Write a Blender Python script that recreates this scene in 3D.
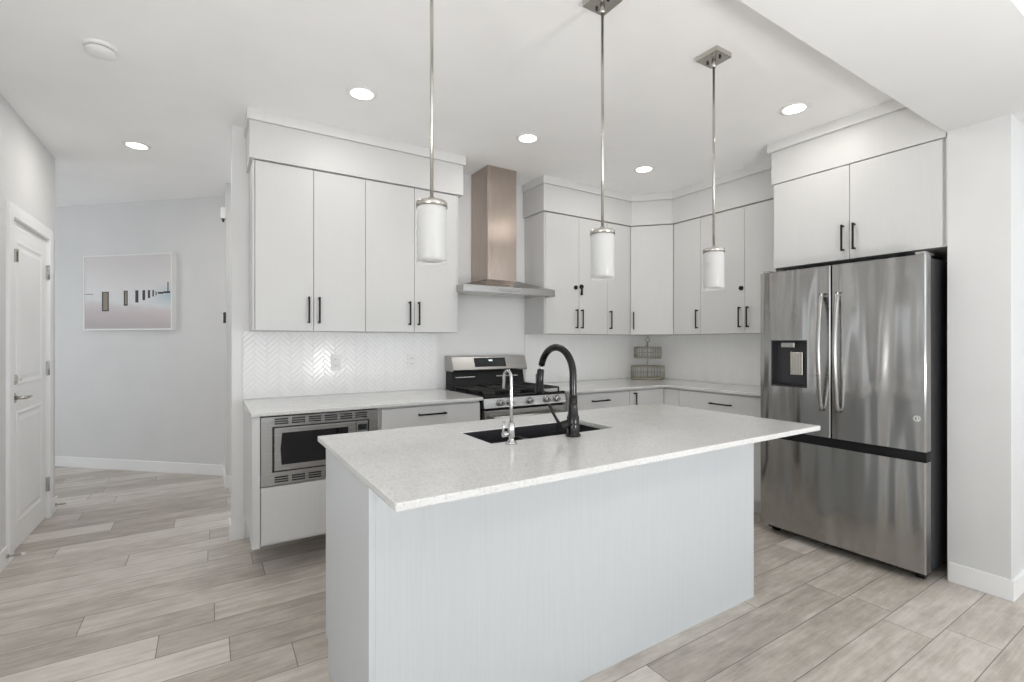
import bpy, bmesh, math, random
from mathutils import Vector, Matrix
random.seed(7)
for o in list(bpy.data.objects): bpy.data.objects.remove(o)
S = bpy.context.scene
COL = S.collection

# ---------------------------------------------------------------- camera
F_PX, YAW, CY, EYE = 481.24, .5622, 342.1, 1.29
cam = bpy.data.cameras.new('camera'); cam.sensor_width = 36; cam.lens = F_PX * 36 / 1024
cam.shift_y = (CY - 341) / 1024; cam.clip_start = .05
co = bpy.data.objects.new('camera', cam); COL.objects.link(co)
co.location = (0, 0, EYE); co.rotation_euler = (math.pi / 2, 0, -YAW)
S.camera = co
# ---------------------------------------------------------------- light and exposure
S.view_settings.view_transform = 'Standard'; S.view_settings.look = 'None'
S.view_settings.exposure = .02; S.view_settings.gamma = 1; S.view_settings.use_curve_mapping = False
w = bpy.data.worlds.new('daylight'); S.world = w; w.use_nodes = True
bg = w.node_tree.nodes['Background']; bg.inputs[0].default_value = (.88, .945, 1, 1); bg.inputs[1].default_value = 2.65
try:
    S.cycles.diffuse_bounces = 8; S.cycles.max_bounces = 12; S.cycles.sample_clamp_indirect = 6
except Exception: pass
def area(name, loc, rot, sx, sy, power, col=(.95, .975, 1)):
    l = bpy.data.lights.new(name, 'AREA'); l.shape = 'RECTANGLE'; l.size = sx; l.size_y = sy
    l.energy = power; l.color = col
    o = bpy.data.objects.new(name, l); COL.objects.link(o); o.location = loc; o.rotation_euler = rot; return o
H = math.pi / 2
YB, XR = -4.2, 6.2                      # rear wall and living room right wall
# daylight entering the rear and side windows
area('daylight_rear', (.45, YB - .02, 1.45), (H, 0, 0), 2.3, 2.1, 3)
area('daylight_rear', (3.75, YB - .02, 1.45), (H, 0, 0), 2.5, 2.1, 3)
area('daylight_hall', (-3.45, 6.0, 1.45), (H, 0, -H), 1.0, 1.6, 10)

# two added fill lamps, shaped as floor uplighters, bounce light off the ceiling; their own light is in uplighter() below

# ---------------------------------------------------------------- materials
def mat(name, col=(.8, .8, .8), rough=.5, metal=0, spec=.5, coat=0, emis=None, es=0, trans=0, alpha=1):
    m = bpy.data.materials.new(name); m.use_nodes = True
    b = m.node_tree.nodes['Principled BSDF']
    b.inputs['Base Color'].default_value = (*col, 1); b.inputs['Roughness'].default_value = rough
    b.inputs['Metallic'].default_value = metal; b.inputs['Specular IOR Level'].default_value = spec
    b.inputs['Coat Weight'].default_value = coat; b.inputs['Transmission Weight'].default_value = trans
    if emis: b.inputs['Emission Color'].default_value = (*emis, 1); b.inputs['Emission Strength'].default_value = es
    return m
class NG:
    def __init__(s, m): s.t = m.node_tree; s.b = s.t.nodes['Principled BSDF']
    def n(s, typ, **kw):
        nd = s.t.nodes.new(typ)
        for k, v in kw.items(): setattr(nd, k, v)
        return nd
    def l(s, a, b): s.t.links.new(a, b)
    def math(s, op, a, b=None, c=None):
        nd = s.n('ShaderNodeMath', operation=op)
        for i, v in enumerate((a, b, c)):
            if v is None: continue
            if isinstance(v, (int, float)): nd.inputs[i].default_value = v
            else: s.l(v, nd.inputs[i])
        return nd.outputs[0]
    def coords(s, scale=(1, 1, 1), out='Object'):
        tc = s.n('ShaderNodeTexCoord'); mp = s.n('ShaderNodeMapping'); mp.inputs['Scale'].default_value = scale
        s.l(tc.outputs[out], mp.inputs[0]); return mp.outputs[0]
    def noise(s, vec, scale, detail=3, rough=.5):
        nd = s.n('ShaderNodeTexNoise'); nd.inputs['Scale'].default_value = scale
        nd.inputs['Detail'].default_value = detail; nd.inputs['Roughness'].default_value = rough
        s.l(vec, nd.inputs['Vector']); return nd.outputs[0]
    def ramp(s, fac, stops):
        r = s.n('ShaderNodeValToRGB'); s.l(fac, r.inputs[0])
        e = r.color_ramp.elements
        while len(e) < len(stops): e.new(.5)
        for i, (p, c) in enumerate(stops): e[i].position = p; e[i].color = (*c, 1)
        return r.outputs[0]
    def bump(s, h, strength, dist=.01):
        b = s.n('ShaderNodeBump'); b.inputs['Strength'].default_value = strength; b.inputs['Distance'].default_value = dist
        s.l(h, b.inputs['Height']); s.l(b.outputs[0], s.b.inputs['Normal'])
def m_paint(name, col, rough=.55, amt=.02):
    m = mat(name, col, rough); g = NG(m); v = g.coords()
    n = g.noise(v, 3, 3)
    g.l(g.ramp(n, [(.3, tuple(c * (1 - amt) for c in col)), (.7, tuple(min(1, c * (1 + amt)) for c in col))]), g.b.inputs['Base Color'])
    g.bump(g.noise(v, 220, 2), .04, .002); return m
def m_grain(name, col, amt=.05, rough=.42):
    m = mat(name, col, rough); g = NG(m); v = g.coords((70, 70, 1.6))
    n = g.noise(v, 2.2, 4, .6)
    g.l(g.ramp(n, [(.3, tuple(c * (1 - amt) for c in col)), (.68, tuple(min(1, c * (1 + amt * .5)) for c in col))]), g.b.inputs['Base Color'])
    g.bump(n, .06, .002); return m
def m_quartz(name, col):
    m = mat(name, col, .13); g = NG(m); v = g.coords()
    f = g.ramp(g.noise(v, 120, 3, .7), [(.36, tuple(c * .80 for c in col)), (.46, col), (.62, col), (.72, (.93, .93, .92))])
    c = g.ramp(g.noise(v, 6, 5, .65), [(.35, (.94, .94, .93)), (.6, (1, 1, 1))])
    mx = g.n('ShaderNodeMix', data_type='RGBA', blend_type='MULTIPLY'); mx.inputs[0].default_value = 1
    g.l(f, mx.inputs[6]); g.l(c, mx.inputs[7]); g.l(mx.outputs[2], g.b.inputs['Base Color']); return m
def m_steel(name, col, rough=.26, axis=(1, 1, 200), warp=.0, aniso=.5, amp=.10):
    m = mat(name, col, rough, 1); g = NG(m); v = g.coords(axis)
    n = g.noise(v, 3, 3)
    g.l(g.math('ADD', g.math('MULTIPLY', n, amp), rough - amp / 2), g.b.inputs['Roughness'])
    g.b.inputs['Anisotropic'].default_value = aniso
    if warp:
        v2 = g.coords((1, 2.6, .30)); g.bump(g.noise(v2, 2.6, 1), warp, .05)
    return m
def m_floor():
    m = mat('plank_floor', (.5, .46, .42), .38); g = NG(m)
    tc = g.n('ShaderNodeTexCoord'); sp = g.n('ShaderNodeSeparateXYZ'); g.l(tc.outputs['Object'], sp.inputs[0])
    x, y = sp.outputs[0], sp.outputs[1]
    W, L = .1827, 1.22
    yr = g.math('DIVIDE', g.math('SUBTRACT', y, .975 - W * 40), W); row = g.math('FLOOR', yr)
    wn = g.n('ShaderNodeTexWhiteNoise', noise_dimensions='1D'); g.l(row, wn.inputs['W'])
    xr = g.math('ADD', g.math('DIVIDE', g.math('ADD', x, 30), L), wn.outputs['Value']); colm = g.math('FLOOR', xr)
    cb = g.n('ShaderNodeCombineXYZ'); g.l(row, cb.inputs[0]); g.l(colm, cb.inputs[1])
    w2 = g.n('ShaderNodeTexWhiteNoise', noise_dimensions='2D'); g.l(cb.outputs[0], w2.inputs['Vector'])
    rnd = w2.outputs['Value']
    # grain coordinates shifted per plank
    c2 = g.n('ShaderNodeCombineXYZ'); g.l(g.math('ADD', x, g.math('MULTIPLY', rnd, 40)), c2.inputs[0]); g.l(y, c2.inputs[1]); g.l(g.math('MULTIPLY', rnd, 9), c2.inputs[2])
    mp = g.n('ShaderNodeMapping'); mp.inputs['Scale'].default_value = (1.3, 13, 1); g.l(c2.outputs[0], mp.inputs[0])
    gr = g.noise(mp.outputs[0], 2.6, 7, .62)
    mp2 = g.n('ShaderNodeMapping'); mp2.inputs['Scale'].default_value = (2.5, 60, 1); g.l(c2.outputs[0], mp2.inputs[0])
    fine = g.noise(mp2.outputs[0], 3, 3, .6)
    mp3 = g.n('ShaderNodeMapping'); mp3.inputs['Scale'].default_value = (2, 4, 1); g.l(c2.outputs[0], mp3.inputs[0])
    blot = g.noise(mp3.outputs[0], 2.2, 6, .7)
    t = g.math('ADD', g.math('MULTIPLY', gr, .65), g.math('ADD', g.math('MULTIPLY', fine, .30), g.math('MULTIPLY', blot, .75)))
    t = g.math('ADD', g.math('SUBTRACT', t, .85), g.math('MULTIPLY', g.math('SUBTRACT', rnd, .5), .36))
    t = g.math('ADD', t, .5)
    base = g.ramp(t, [(.10, FLOOR[0]), (.42, FLOOR[1]), (.62, FLOOR[2]), (.9, FLOOR[3])])
    # seams
    fy = g.math('FRACT', yr); fx = g.math('FRACT', xr)
    sy = g.math('MINIMUM', fy, g.math('SUBTRACT', 1, fy)); sx = g.math('MINIMUM', fx, g.math('SUBTRACT', 1, fx))
    seam = g.math('MINIMUM', g.math('DIVIDE', sy, .014), g.math('DIVIDE', sx, .0021))
    seam = g.math('MINIMUM', seam, 1)
    mx = g.n('ShaderNodeMix', data_type='RGBA'); g.l(seam, mx.inputs[0]); mx.inputs[6].default_value = (.06, .055, .05, 1); g.l(base, mx.inputs[7])
    g.l(mx.outputs[2], g.b.inputs['Base Color'])
    g.l(g.math('ADD', g.math('MULTIPLY', gr, .15), .33), g.b.inputs['Roughness'])
    g.bump(g.math('ADD', g.math('MULTIPLY', fine, .3), seam), .15, .002)
    return m
FLOOR = [(.29, .255, .22), (.49, .445, .395), (.63, .585, .535), (.78, .74, .69)]
M = dict(
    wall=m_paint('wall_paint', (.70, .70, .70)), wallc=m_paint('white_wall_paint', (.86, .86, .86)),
    ceil=m_paint('ceiling_paint', (.94, .94, .94), .8), beam=m_paint('darkened_beam_paint', (.76, .76, .76), .8), crown=m_paint('crown_paint', (.74, .74, .735), .5), trim=m_paint('white_trim_paint', (.88, .88, .88), .35),
    cab=m_grain('white_woodgrain_laminate', (.655, .655, .65), .018), isl=m_grain('island_woodgrain_laminate', (.63, .655, .675), .03),
    carc=mat('cabinet_melamine', (.80, .80, .80), .5), gap=mat('shadow_gap_board', (.25, .25, .25), .8),
    qtz=m_quartz('white_quartz', (.70, .70, .695)), floor=m_floor(),
    steel=m_steel('brushed_steel', (.43, .425, .415), .19, (200, 200, 1), .9, .6, amp=.04), steel2=m_steel('brushed_steel_plain', (.46, .455, .445), .27, (1, 1, 150), amp=.03),
    hood=m_steel('warm_reflection_steel', (.48, .41, .365), .27, (150, 150, 1), .12, amp=.03),  # warm tint in the steel stands in for the reflected floor
    nickel=mat('brushed_nickel', (.55, .53, .49), .25, 1), chrome=mat('chrome', (.55, .55, .55), .16, 1),
    black=mat('matte_black_metal', (.012, .012, .013), .42, spec=.25), gloss=mat('black_glass', (.010, .010, .012), .06),
    bmet=mat('gunmetal_black', (.03, .029, .029), .17, .8), sink=mat('black_composite', (.015, .015, .018), .5),
    iron=mat('cast_iron', (.02, .02, .02), .55), plast=mat('dark_plastic', (.035, .035, .04), .4),
    fside=mat('grey_fridge_side', (.035, .035, .038), .5), tile=mat('glossy_white_tile', (.92, .92, .915), .17, 0, .6), grout=mat('white_grout', (.86, .86, .85), .8),
    white=mat('white_plastic', (.85, .85, .84), .35), lens=mat('lit_diffuser', (1, 1, 1), .5, emis=(1, .98, .94), es=5),
    shade=mat('frosted_opal_glass', (.46, .46, .45), .22, 0, .4, emis=(1, .985, .93), es=.07), glass=mat('clear_shade_glass', (.95, .95, .95), .05),
    wire=mat('galvanised_wire', (.42, .40, .33), .4, .6), wood=mat('pale_wood', (.45, .40, .28), .6),
    hinge=mat('satin_hinge_metal', (.45, .45, .45), .35, 1), rubber=mat('white_rubber', (.85, .85, .85), .6),
    disp=mat('display_glass', (.015, .018, .02), .08), lit=mat('lit_digits', (.7, .8, .85), .5, emis=(.7, .9, 1), es=.6), mark=mat('grey_print', (.35, .35, .36), .5),
)
M['glass'].node_tree.nodes['Principled BSDF'].inputs['Alpha'].default_value = .14

# ---------------------------------------------------------------- mesh helpers
def BM(): return bmesh.new()
def bx(bm, x0, x1, y0, y1, z0, z1, r=0, mi=0, seg=2):
    t = BM()
    bmesh.ops.create_cube(t, size=1)
    for v in t.verts:
        v.co = Vector(((x0 + x1) / 2 + v.co.x * (x1 - x0), (y0 + y1) / 2 + v.co.y * (y1 - y0), (z0 + z1) / 2 + v.co.z * (z1 - z0)))
    if r > 0: bmesh.ops.bevel(t, geom=t.edges[:], offset=r, segments=seg, affect='EDGES', profile=.5)
    for f in t.faces: f.material_index = mi
    merge(bm, t)
def merge(bm, t, mtx=None):
    if mtx is not None: bmesh.ops.transform(t, matrix=mtx, verts=t.verts)
    me = bpy.data.meshes.new('tmp'); t.to_mesh(me); t.free(); bm.from_mesh(me); bpy.data.meshes.remove(me)
def cyl(bm, p0, p1, r0, r1=None, n=24, mi=0, caps=True):
    p0, p1 = Vector(p0), Vector(p1); d = p1 - p0; t = BM()
    bmesh.ops.create_cone(t, cap_ends=caps, segments=n, radius1=r0, radius2=r0 if r1 is None else r1, depth=d.length)
    for f in t.faces: f.material_index = mi; f.smooth = len(f.verts) == 4
    merge(bm, t, Matrix.Translation((p0 + p1) / 2) @ d.to_track_quat('Z', 'Y').to_matrix().to_4x4())
def tube(bm, pts, r, n=14, mi=0):
    pts = [Vector(p) for p in pts]; rs = r if isinstance(r, (list, tuple)) else [r] * len(pts); rings = []
    up = None
    for i, p in enumerate(pts):
        d = (pts[min(i + 1, len(pts) - 1)] - pts[max(i - 1, 0)]).normalized()
        if up is None: up = d.orthogonal().normalized()
        up = (up - d * up.dot(d)).normalized(); sd = d.cross(up)
        rings.append([bm.verts.new(p + (up * math.cos(a) + sd * math.sin(a)) * rs[i]) for a in [2 * math.pi * k / n for k in range(n)]])
    for a, b in zip(rings, rings[1:]):
        for k in range(n):
            f = bm.faces.new((a[k], a[(k + 1) % n], b[(k + 1) % n], b[k])); f.smooth = True; f.material_index = mi
    for rg in (rings[0][::-1], rings[-1]): bm.faces.new(rg).material_index = mi
def lathe(bm, prof, c=(0, 0, 0), n=32, mi=0, sx=1, sy=1):
    c = Vector(c); rings = []
    for r, z in prof:
        if r < 1e-6: rings.append([bm.verts.new(c + Vector((0, 0, z)))])
        else: rings.append([bm.verts.new(c + Vector((sx * r * math.cos(2 * math.pi * k / n), sy * r * math.sin(2 * math.pi * k / n), z))) for k in range(n)])
    for a, b in zip(rings, rings[1:]):
        for k in range(n):
            k2 = (k + 1) % n
            vs = [a[k % len(a)]] + ([a[k2]] if len(a) > 1 else []) + ([b[k2]] if len(b) > 1 else []) + [b[k % len(b)]]
            if len(vs) > 2:
                f = bm.faces.new(vs); f.smooth = True; f.material_index = mi
def prism(bm, pts, z0, z1, mi=0, r=0):
    t = BM(); lo = [t.verts.new((x, y, z0)) for x, y in pts]; hi = [t.verts.new((x, y, z1)) for x, y in pts]; n = len(pts)
    t.faces.new(lo[::-1]); t.faces.new(hi)
    for i in range(n): t.faces.new((lo[i], lo[(i + 1) % n], hi[(i + 1) % n], hi[i]))
    bmesh.ops.recalc_face_normals(t, faces=t.faces)
    if r: bmesh.ops.bevel(t, geom=t.edges[:], offset=r, segments=2, affect='EDGES', profile=.5)
    for f in t.faces: f.material_index = mi
    merge(bm, t)
def grid_slab(bm, xs, ys, z0, z1, skip):
    """a slab made of a grid of cells, leaving out the cells in skip: one closed surface"""
    V = {}
    def v(i, j, k):
        if (i, j, k) not in V: V[(i, j, k)] = bm.verts.new((xs[i], ys[j], (z0, z1)[k]))
        return V[(i, j, k)]
    cells = {(i, j) for i in range(len(xs) - 1) for j in range(len(ys) - 1)} - set(skip)
    for i, j in cells:
        bm.faces.new((v(i, j, 1), v(i + 1, j, 1), v(i + 1, j + 1, 1), v(i, j + 1, 1)))
        bm.faces.new((v(i, j, 0), v(i, j + 1, 0), v(i + 1, j + 1, 0), v(i + 1, j, 0)))
        for di, dj, a, b in ((0, -1, (i, j), (i + 1, j)), (1, 0, (i + 1, j), (i + 1, j + 1)), (0, 1, (i + 1, j + 1), (i, j + 1)), (-1, 0, (i, j + 1), (i, j))):
            if (i + di, j + dj) not in cells: bm.faces.new((v(*a, 0), v(*b, 0), v(*b, 1), v(*a, 1)))
def wpos(p):
    v = Vector((0, 0, 0))
    while p is not None: v += p.location; p = p.parent
    return v
def obj(name, bm, m, parent=None, label=None, kind=None, cat=None, group=None, loc=None):
    me = bpy.data.meshes.new(name)
    off = wpos(parent) if parent else Vector(loc) if loc else Vector((0, 0, 0))
    if off.length: bmesh.ops.translate(bm, verts=bm.verts, vec=-off)
    bm.to_mesh(me); bm.free()
    for x in (m if isinstance(m, (list, tuple)) else [m]): me.materials.append(M[x] if isinstance(x, str) else x)
    o = bpy.data.objects.new(name, me); COL.objects.link(o); o.parent = parent
    if loc and not parent: o.location = loc
    for k, v in (('label', label), ('kind', kind), ('category', cat), ('group', group)):
        if v: o[k] = v
    return o
def thing(name, label, cat, loc=(0, 0, 0), group=None):
    o = bpy.data.objects.new(name, None); COL.objects.link(o); o.location = loc; o.empty_display_size = .1
    o['label'] = label; o['category'] = cat
    if group: o['group'] = group
    return o
def dup(root, dloc, label, group=None):
    def cp(o, par):
        c = o.copy(); COL.objects.link(c); c.parent = par
        for ch in [q for q in kids.get(o.name, [])]: cp(ch, c)
        return c
    kids = {}
    for q in list(COL.objects):
        if q.parent: kids.setdefault(q.parent.name, []).append(q)
    r = cp(root, None); r.location = root.location + Vector(dloc); r['label'] = label
    if group: r['group'] = group
    return r
def struct(name, bm, m): return obj(name, bm, m, kind='structure')
def B(*a, **k):
    bm = BM(); bx(bm, *a, **k); return bm

# ---------------------------------------------------------------- room shell
ZC, ZS = 2.70, 2.43
YW, XW, XL = 3.62, 3.987, -1.0
struct('floor', B(-3.6, XR + .1, YB - .1, 8.6, -.1, 0), 'floor')
struct('ceiling', B(-3.6, XR + .1, YB - .1, 8.6, ZC, ZC + .1), 'ceil')
struct('trim_1', B(XL, XR, .47, .955, ZS, ZC), 'beam')                 # dropped ceiling beam; paint darkened to offset the strong light on it
# back wall of the kitchen (ends at the hallway)
struct('wall_back', B(.126, XW + .12, YW, YW + .13, 0, ZC), 'wallc')
struct('wall_right', B(XW, XW + .12, .95, YW, 0, ZC), 'wallc')
struct('wall_pillar', B(3.39, XR, .705, .950, 0, ZC), 'wall')
struct('wall_hall_right', B(.130, .25, 4.95, 6.6, 0, ZC), 'wall')
# pantry side of the opening between the kitchen wall and the hall wall
struct('wall_pantry', B(1.3, 1.4, YW + .13, 6.0, 0, ZC), 'wall')
def hole_wall(name, axis, p0, p1, a0, a1, holes, m='wall'):
    """wall with rectangular openings; holes = (a0,a1,z0,z1)"""
    as_ = sorted({a0, a1, *[h[0] for h in holes], *[h[1] for h in holes]}); zs = sorted({0, ZC, *[h[2] for h in holes], *[h[3] for h in holes]})
    skip = [(i, j) for i in range(len(as_) - 1) for j in range(len(zs) - 1) if any(h[0] <= as_[i] < h[1] and h[2] <= zs[j] < h[3] for h in holes)]
    bm = BM(); grid_slab(bm, as_, zs, p0, p1, skip)
    for v in bm.verts:
        a, z, p = v.co; v.co = Vector((p, a, z)) if axis == 'X' else Vector((a, p, z))
    bmesh.ops.recalc_face_normals(bm, faces=bm.faces)
    return struct(name, bm, m)
D0, D1, DZ = 4.02, 4.80, 2.04
hole_wall('wall_left', 'X', XL - .12, XL, YB, 5.0, [(D0 - .02, D1 + .02, 0, DZ + .02), (2.35, 2.65, .3, 2.2), (-2.4, -.4, .5, 2.4)])
hole_wall('wall_rear', 'Y', YB - .12, YB, XL - .12, XR, [(-.7, 1.6, .4, 2.5), (2.5, 5.0, .4, 2.5)])
hole_wall('wall_living', 'X', XR, XR + .12, YB, .94, [(-3.3, -.7, .4, 2.5)])
struct('wall_hall_left', B(-3.6, XL - .12, 4.88, 5.0, 0, ZC), 'wall')
hole_wall('wall_hall_end', 'X', -3.6, -3.48, 5.0, 8.6, [(5.5, 6.5, .6, 2.2)])
# angled wall at the end of the hall
A = Vector((-1.35, 6.78)); Bp = Vector((.05, 5.48)); wd = (Bp - A).normalized(); wn_ = Vector((-wd.y, wd.x))   # normal away from the camera
if wn_.y < 0: wn_ = -wn_
p0 = A - wd * 2.6; p1 = A + wd * 2.09
bm = BM(); prism(bm, [(p0.x, p0.y), (p1.x, p1.y), (p1.x + wn_.x * .12, p1.y + wn_.y * .12), (p0.x + wn_.x * .12, p0.y + wn_.y * .12)], 0, ZC); struct('wall_hall_far', bm, 'wall')
# windows (behind the camera and beside it): frames
def win(n, axis, p, a0, a1, z0, z1, nm):
    bm = BM(); t = .05; q = .04
    def b(aa, ab, za, zb, d=q):
        if axis == 'X': bx(bm, p - d, p + d, aa, ab, za, zb)
        else: bx(bm, aa, ab, p - d, p + d, za, zb)
    b(a0, a0 + t, z0, z1); b(a1 - t, a1, z0, z1); b(a0, a1, z0, z0 + t); b(a0, a1, z1 - t, z1)
    for k in range(1, nm): c = a0 + (a1 - a0) * k / nm; b(c - .03, c + .03, z0, z1, .03)
    struct('window_%d' % n, bm, 'trim')
win(1, 'Y', YB - .05, -.7, 1.6, .4, 2.5, 2); win(2, 'Y', YB - .05, 2.5, 5.0, .4, 2.5, 3)
win(3, 'X', XR + .05, -3.3, -.7, .4, 2.5, 2); win(4, 'X', XL - .06, 2.35, 2.65, .3, 2.2, 1); win(5, 'X', XL - .06, -2.4, -.4, .5, 2.4, 2)  # narrow left-wall window is added to reflect as streaks in the refrigerator
win(6, 'X', -3.54, 5.5, 6.5, .6, 2.2, 1)
# baseboards
BH, BT = .105, .014
def base(nm, pts):
    bm = BM()
    for (x0, y0), (x1, y1) in zip(pts, pts[1:]):
        d = Vector((x1 - x0, y1 - y0)).normalized(); n = Vector((d.y, -d.x)) * BT
        q = [(x0, y0), (x1 + d.x * 0, y1), (x1 + n.x, y1 + n.y), (x0 + n.x, y0 + n.y)]
        prism(bm, q, 0, BH, r=.003)
    struct('baseboard_' + nm, bm, 'trim')
bm = BM(); bx(bm, .126 - BT, .20, YW - BT, YW, 0, BH, .003); bx(bm, .126 - BT, .126, YW, YW + .13 + BT, 0, BH, .003); struct('baseboard_back', bm, 'trim')
bm = BM(); bx(bm, 3.39 - BT, 3.39, .705 - BT, .945, 0, BH, .003); bx(bm, 3.39, XR, .705 - BT, .705, 0, BH, .003); struct('baseboard_pillar', bm, 'trim')
bm = BM(); bx(bm, .130 - BT, .130, 4.95 - BT, 5.42, 0, BH, .003); bx(bm, .130, .25, 4.95 - BT, 4.95, 0, BH, .003); struct('baseboard_hall_right', bm, 'trim')
bm = BM()
bx(bm, XL, XL + BT, 4.885, 5.0 + BT, 0, BH, .003); bx(bm, XL, XL + BT, YB, D0 - .085, 0, BH, .003); struct('baseboard_left', bm, 'trim')
bm = BM(); prism(bm, [(p0.x, p0.y), (p1.x, p1.y), (p1.x - wn_.x * BT, p1.y - wn_.y * BT), (p0.x - wn_.x * BT, p0.y - wn_.y * BT)], 0, BH, r=.003); struct('baseboard_hall_far', bm, 'trim')

# ---------------------------------------------------------------- door in the left wall
dr = struct('door_1', B(XL - .045, XL - .008, D0 + .004, D1 - .004, .012, DZ - .004), 'trim')
dr['label'] = 'white two-panel interior door in the left hallway wall'
def door_panel(z0, z1):
    bm = BM(); y0, y1 = D0 + .125, D1 - .125; X = XL - .008
    loops = []
    for dy, dx in ((0, 0), (.005, .005), (.014, .006), (.026, .0012), (.040, .0006), (.060, .0055)):
        loops.append([bm.verts.new((X + dx, a, b)) for a, b in ((y0 + dy, z0 + dy), (y1 - dy, z0 + dy), (y1 - dy, z1 - dy), (y0 + dy, z1 - dy))])
    for a, b in zip(loops, loops[1:]):
        for k in range(4): bm.faces.new((a[k], a[(k + 1) % 4], b[(k + 1) % 4], b[k]))
    bm.faces.new(loops[-1]); 
    bmesh.ops.recalc_face_normals(bm, faces=bm.faces); return bm
for z0, z1 in ((.16, .86), (1.02, 1.92)): obj('panel_moulding', door_panel(z0, z1), 'trim', dr)
for z in (.25, 1.10, 1.80):
    bm = BM(); bx(bm, XL - .008, XL + .004, D1 - .012, D1 + .018, z - .05, z + .05, .001); cyl(bm, (XL + .006, D1, z - .052), (XL + .006, D1, z + .052), .007, n=12)
    obj('hinge', bm, 'hinge', dr)
bm = BM(); yh = D0 + .07
cyl(bm, (XL - .008, yh, .95), (XL + .004, yh, .95), .03); cyl(bm, (XL, yh, .95), (XL + .055, yh, .95), .011)
tube(bm, [(XL + .05, yh - .008, .95), (XL + .053, yh + .04, .952), (XL + .05, yh + .085, .95), (XL + .046, yh + .12, .949)], [.011, .010, .009, .008]); obj('door_handle', bm, 'nickel', dr)
bm = BM(); cyl(bm, (XL - .008, yh, 1.06), (XL + .008, yh, 1.06), .03); bx(bm, XL + .006, XL + .026, yh - .005, yh + .03, 1.053, 1.067, .003); obj('deadbolt', bm, 'nickel', dr)
bm = BM(); bx(bm, XL - .008, XL + .012, yh - .022, yh - .014, 1.775, 1.85, .001); bx(bm, XL - .008, XL + .014, yh + .012, yh + .022, 1.78, 1.86, .001); obj('safety_latch', bm, 'nickel', dr)
bm = BM()
for y0, y1, z0, z1 in ((D0 - .078, D0, 0, DZ + .078), (D1, D1 + .078, 0, DZ + .078), (D0, D1, DZ, DZ + .078)): bx(bm, XL - .012, XL + .016, y0, y1, z0, z1, .004)
bx(bm, XL - .12, XL - .05, D0 - .02, D0, 0, DZ); bx(bm, XL - .12, XL - .05, D1, D1 + .02, 0, DZ); bx(bm, XL - .12, XL - .05, D0 - .02, D1 + .02, DZ, DZ + .02)
struct('trim_2', bm, 'trim')
def doorstop(y, lab):
    t = thing('door_stop', lab, 'door stop', (XL + BT, y, .055), 'spring door stops on the left baseboards')
    bm = BM(); cyl(bm, (XL + BT, y, .055), (XL + BT + .008, y, .055), .012)
    pts = [(XL + BT + .008 + .055 * k / 60, y + .006 * math.cos(k * .9), .055 + .006 * math.sin(k * .9)) for k in range(61)]; tube(bm, pts, .0018, 6)
    obj('spring', bm, 'nickel', t); bm = BM(); cyl(bm, (XL + BT + .062, y, .055), (XL + BT + .08, y, .055), .009, .007); obj('rubber_tip', bm, 'rubber', t)
doorstop(3.90, 'small spring door stop on the baseboard, nearest the left edge of the picture')
doorstop(4.94, 'small spring door stop on the baseboard past the hinge side of the white door')

# ---------------------------------------------------------------- hall: picture, sensor, thermostat
pa = Vector((-1.045, 6.497)); pb = Vector((-.270, 5.777)); pz0, pz1 = 1.412, 2.165
pl = (pb - pa).length; MW = Matrix((( wd.x, -wn_.x, 0, pa.x), (wd.y, -wn_.y, 0, pa.y), (0, 0, 1, 0), (0, 0, 0, 1)))   # local: x along wall, y out of wall, z up
pic = thing('framed_picture', 'wide framed picture of dark posts on a pale misty beach on the grey hallway wall', 'picture', (pa.x, pa.y, pz0))
bm = BM()
for a in ((0, .012, 0, .05, pz0, pz1), (pl - .012, pl, 0, .05, pz0, pz1), (.012, pl - .012, 0, .05, pz0, pz0 + .012), (.012, pl - .012, 0, .05, pz1 - .012, pz1)): bx(bm, *a)
bmesh.ops.transform(bm, matrix=MW, verts=bm.verts); bmesh.ops.recalc_face_normals(bm, faces=bm.faces); obj('frame', bm, 'white', pic)
def m_art():
    m = mat('beach_print', (.7, .66, .65), .6); g = NG(m); tc = g.n('ShaderNodeTexCoord'); sp = g.n('ShaderNodeSeparateXYZ'); g.l(tc.outputs['UV'], sp.inputs[0])
    n = g.noise(tc.outputs['UV'], 5, 5, .6)
    z = g.math('ADD', sp.outputs[1], g.math('MULTIPLY', g.math('SUBTRACT', n, .5), .10))
    z = g.math('ADD', z, g.math('MULTIPLY', g.math('SUBTRACT', sp.outputs[0], .5), .12))
    c = g.ramp(z, [(0, (.47, .43, .43)), (.22, (.60, .54, .55)), (.30, (.66, .62, .62)), (.36, (.74, .75, .76)), (.5, (.76, .75, .75)), (1, (.66, .63, .63))])
    # blue water at the right
    r = g.math('MULTIPLY', g.math('MAXIMUM', g.math('SUBTRACT', sp.outputs[0], .72), 0), 2.2)
    band = g.math('SUBTRACT', 1, g.math('MINIMUM', g.math('MULTIPLY', g.math('ABSOLUTE', g.math('SUBTRACT', sp.outputs[1], .44)), 6), 1))
    mx = g.n('ShaderNodeMix', data_type='RGBA'); g.l(g.math('MULTIPLY', r, band), mx.inputs[0]); g.l(c, mx.inputs[6]); mx.inputs[7].default_value = (.20, .42, .52, 1)
    g.l(mx.outputs[2], g.b.inputs['Base Color']); return m
M['art'] = m_art(); M['post'] = mat('printed_post', (.035, .035, .045), .6); M['post2'] = mat('printed_post_face', (.28, .24, .19), .6)
bm = BM(); bx(bm, .012, pl - .012, .01, .044, pz0 + .012, pz1 - .012)
uv = bm.loops.layers.uv.new('UVMap')
W_, H_ = pl, pz1 - pz0
def pr(u0, u1, v0, v1, mi, d):
    vs = [bm.verts.new((u * W_, .044 + d, pz0 + v * H_)) for u, v in ((u0, v0), (u1, v0), (u1, v1), (u0, v1))]; f = bm.faces.new(vs); f.material_index = mi
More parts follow.
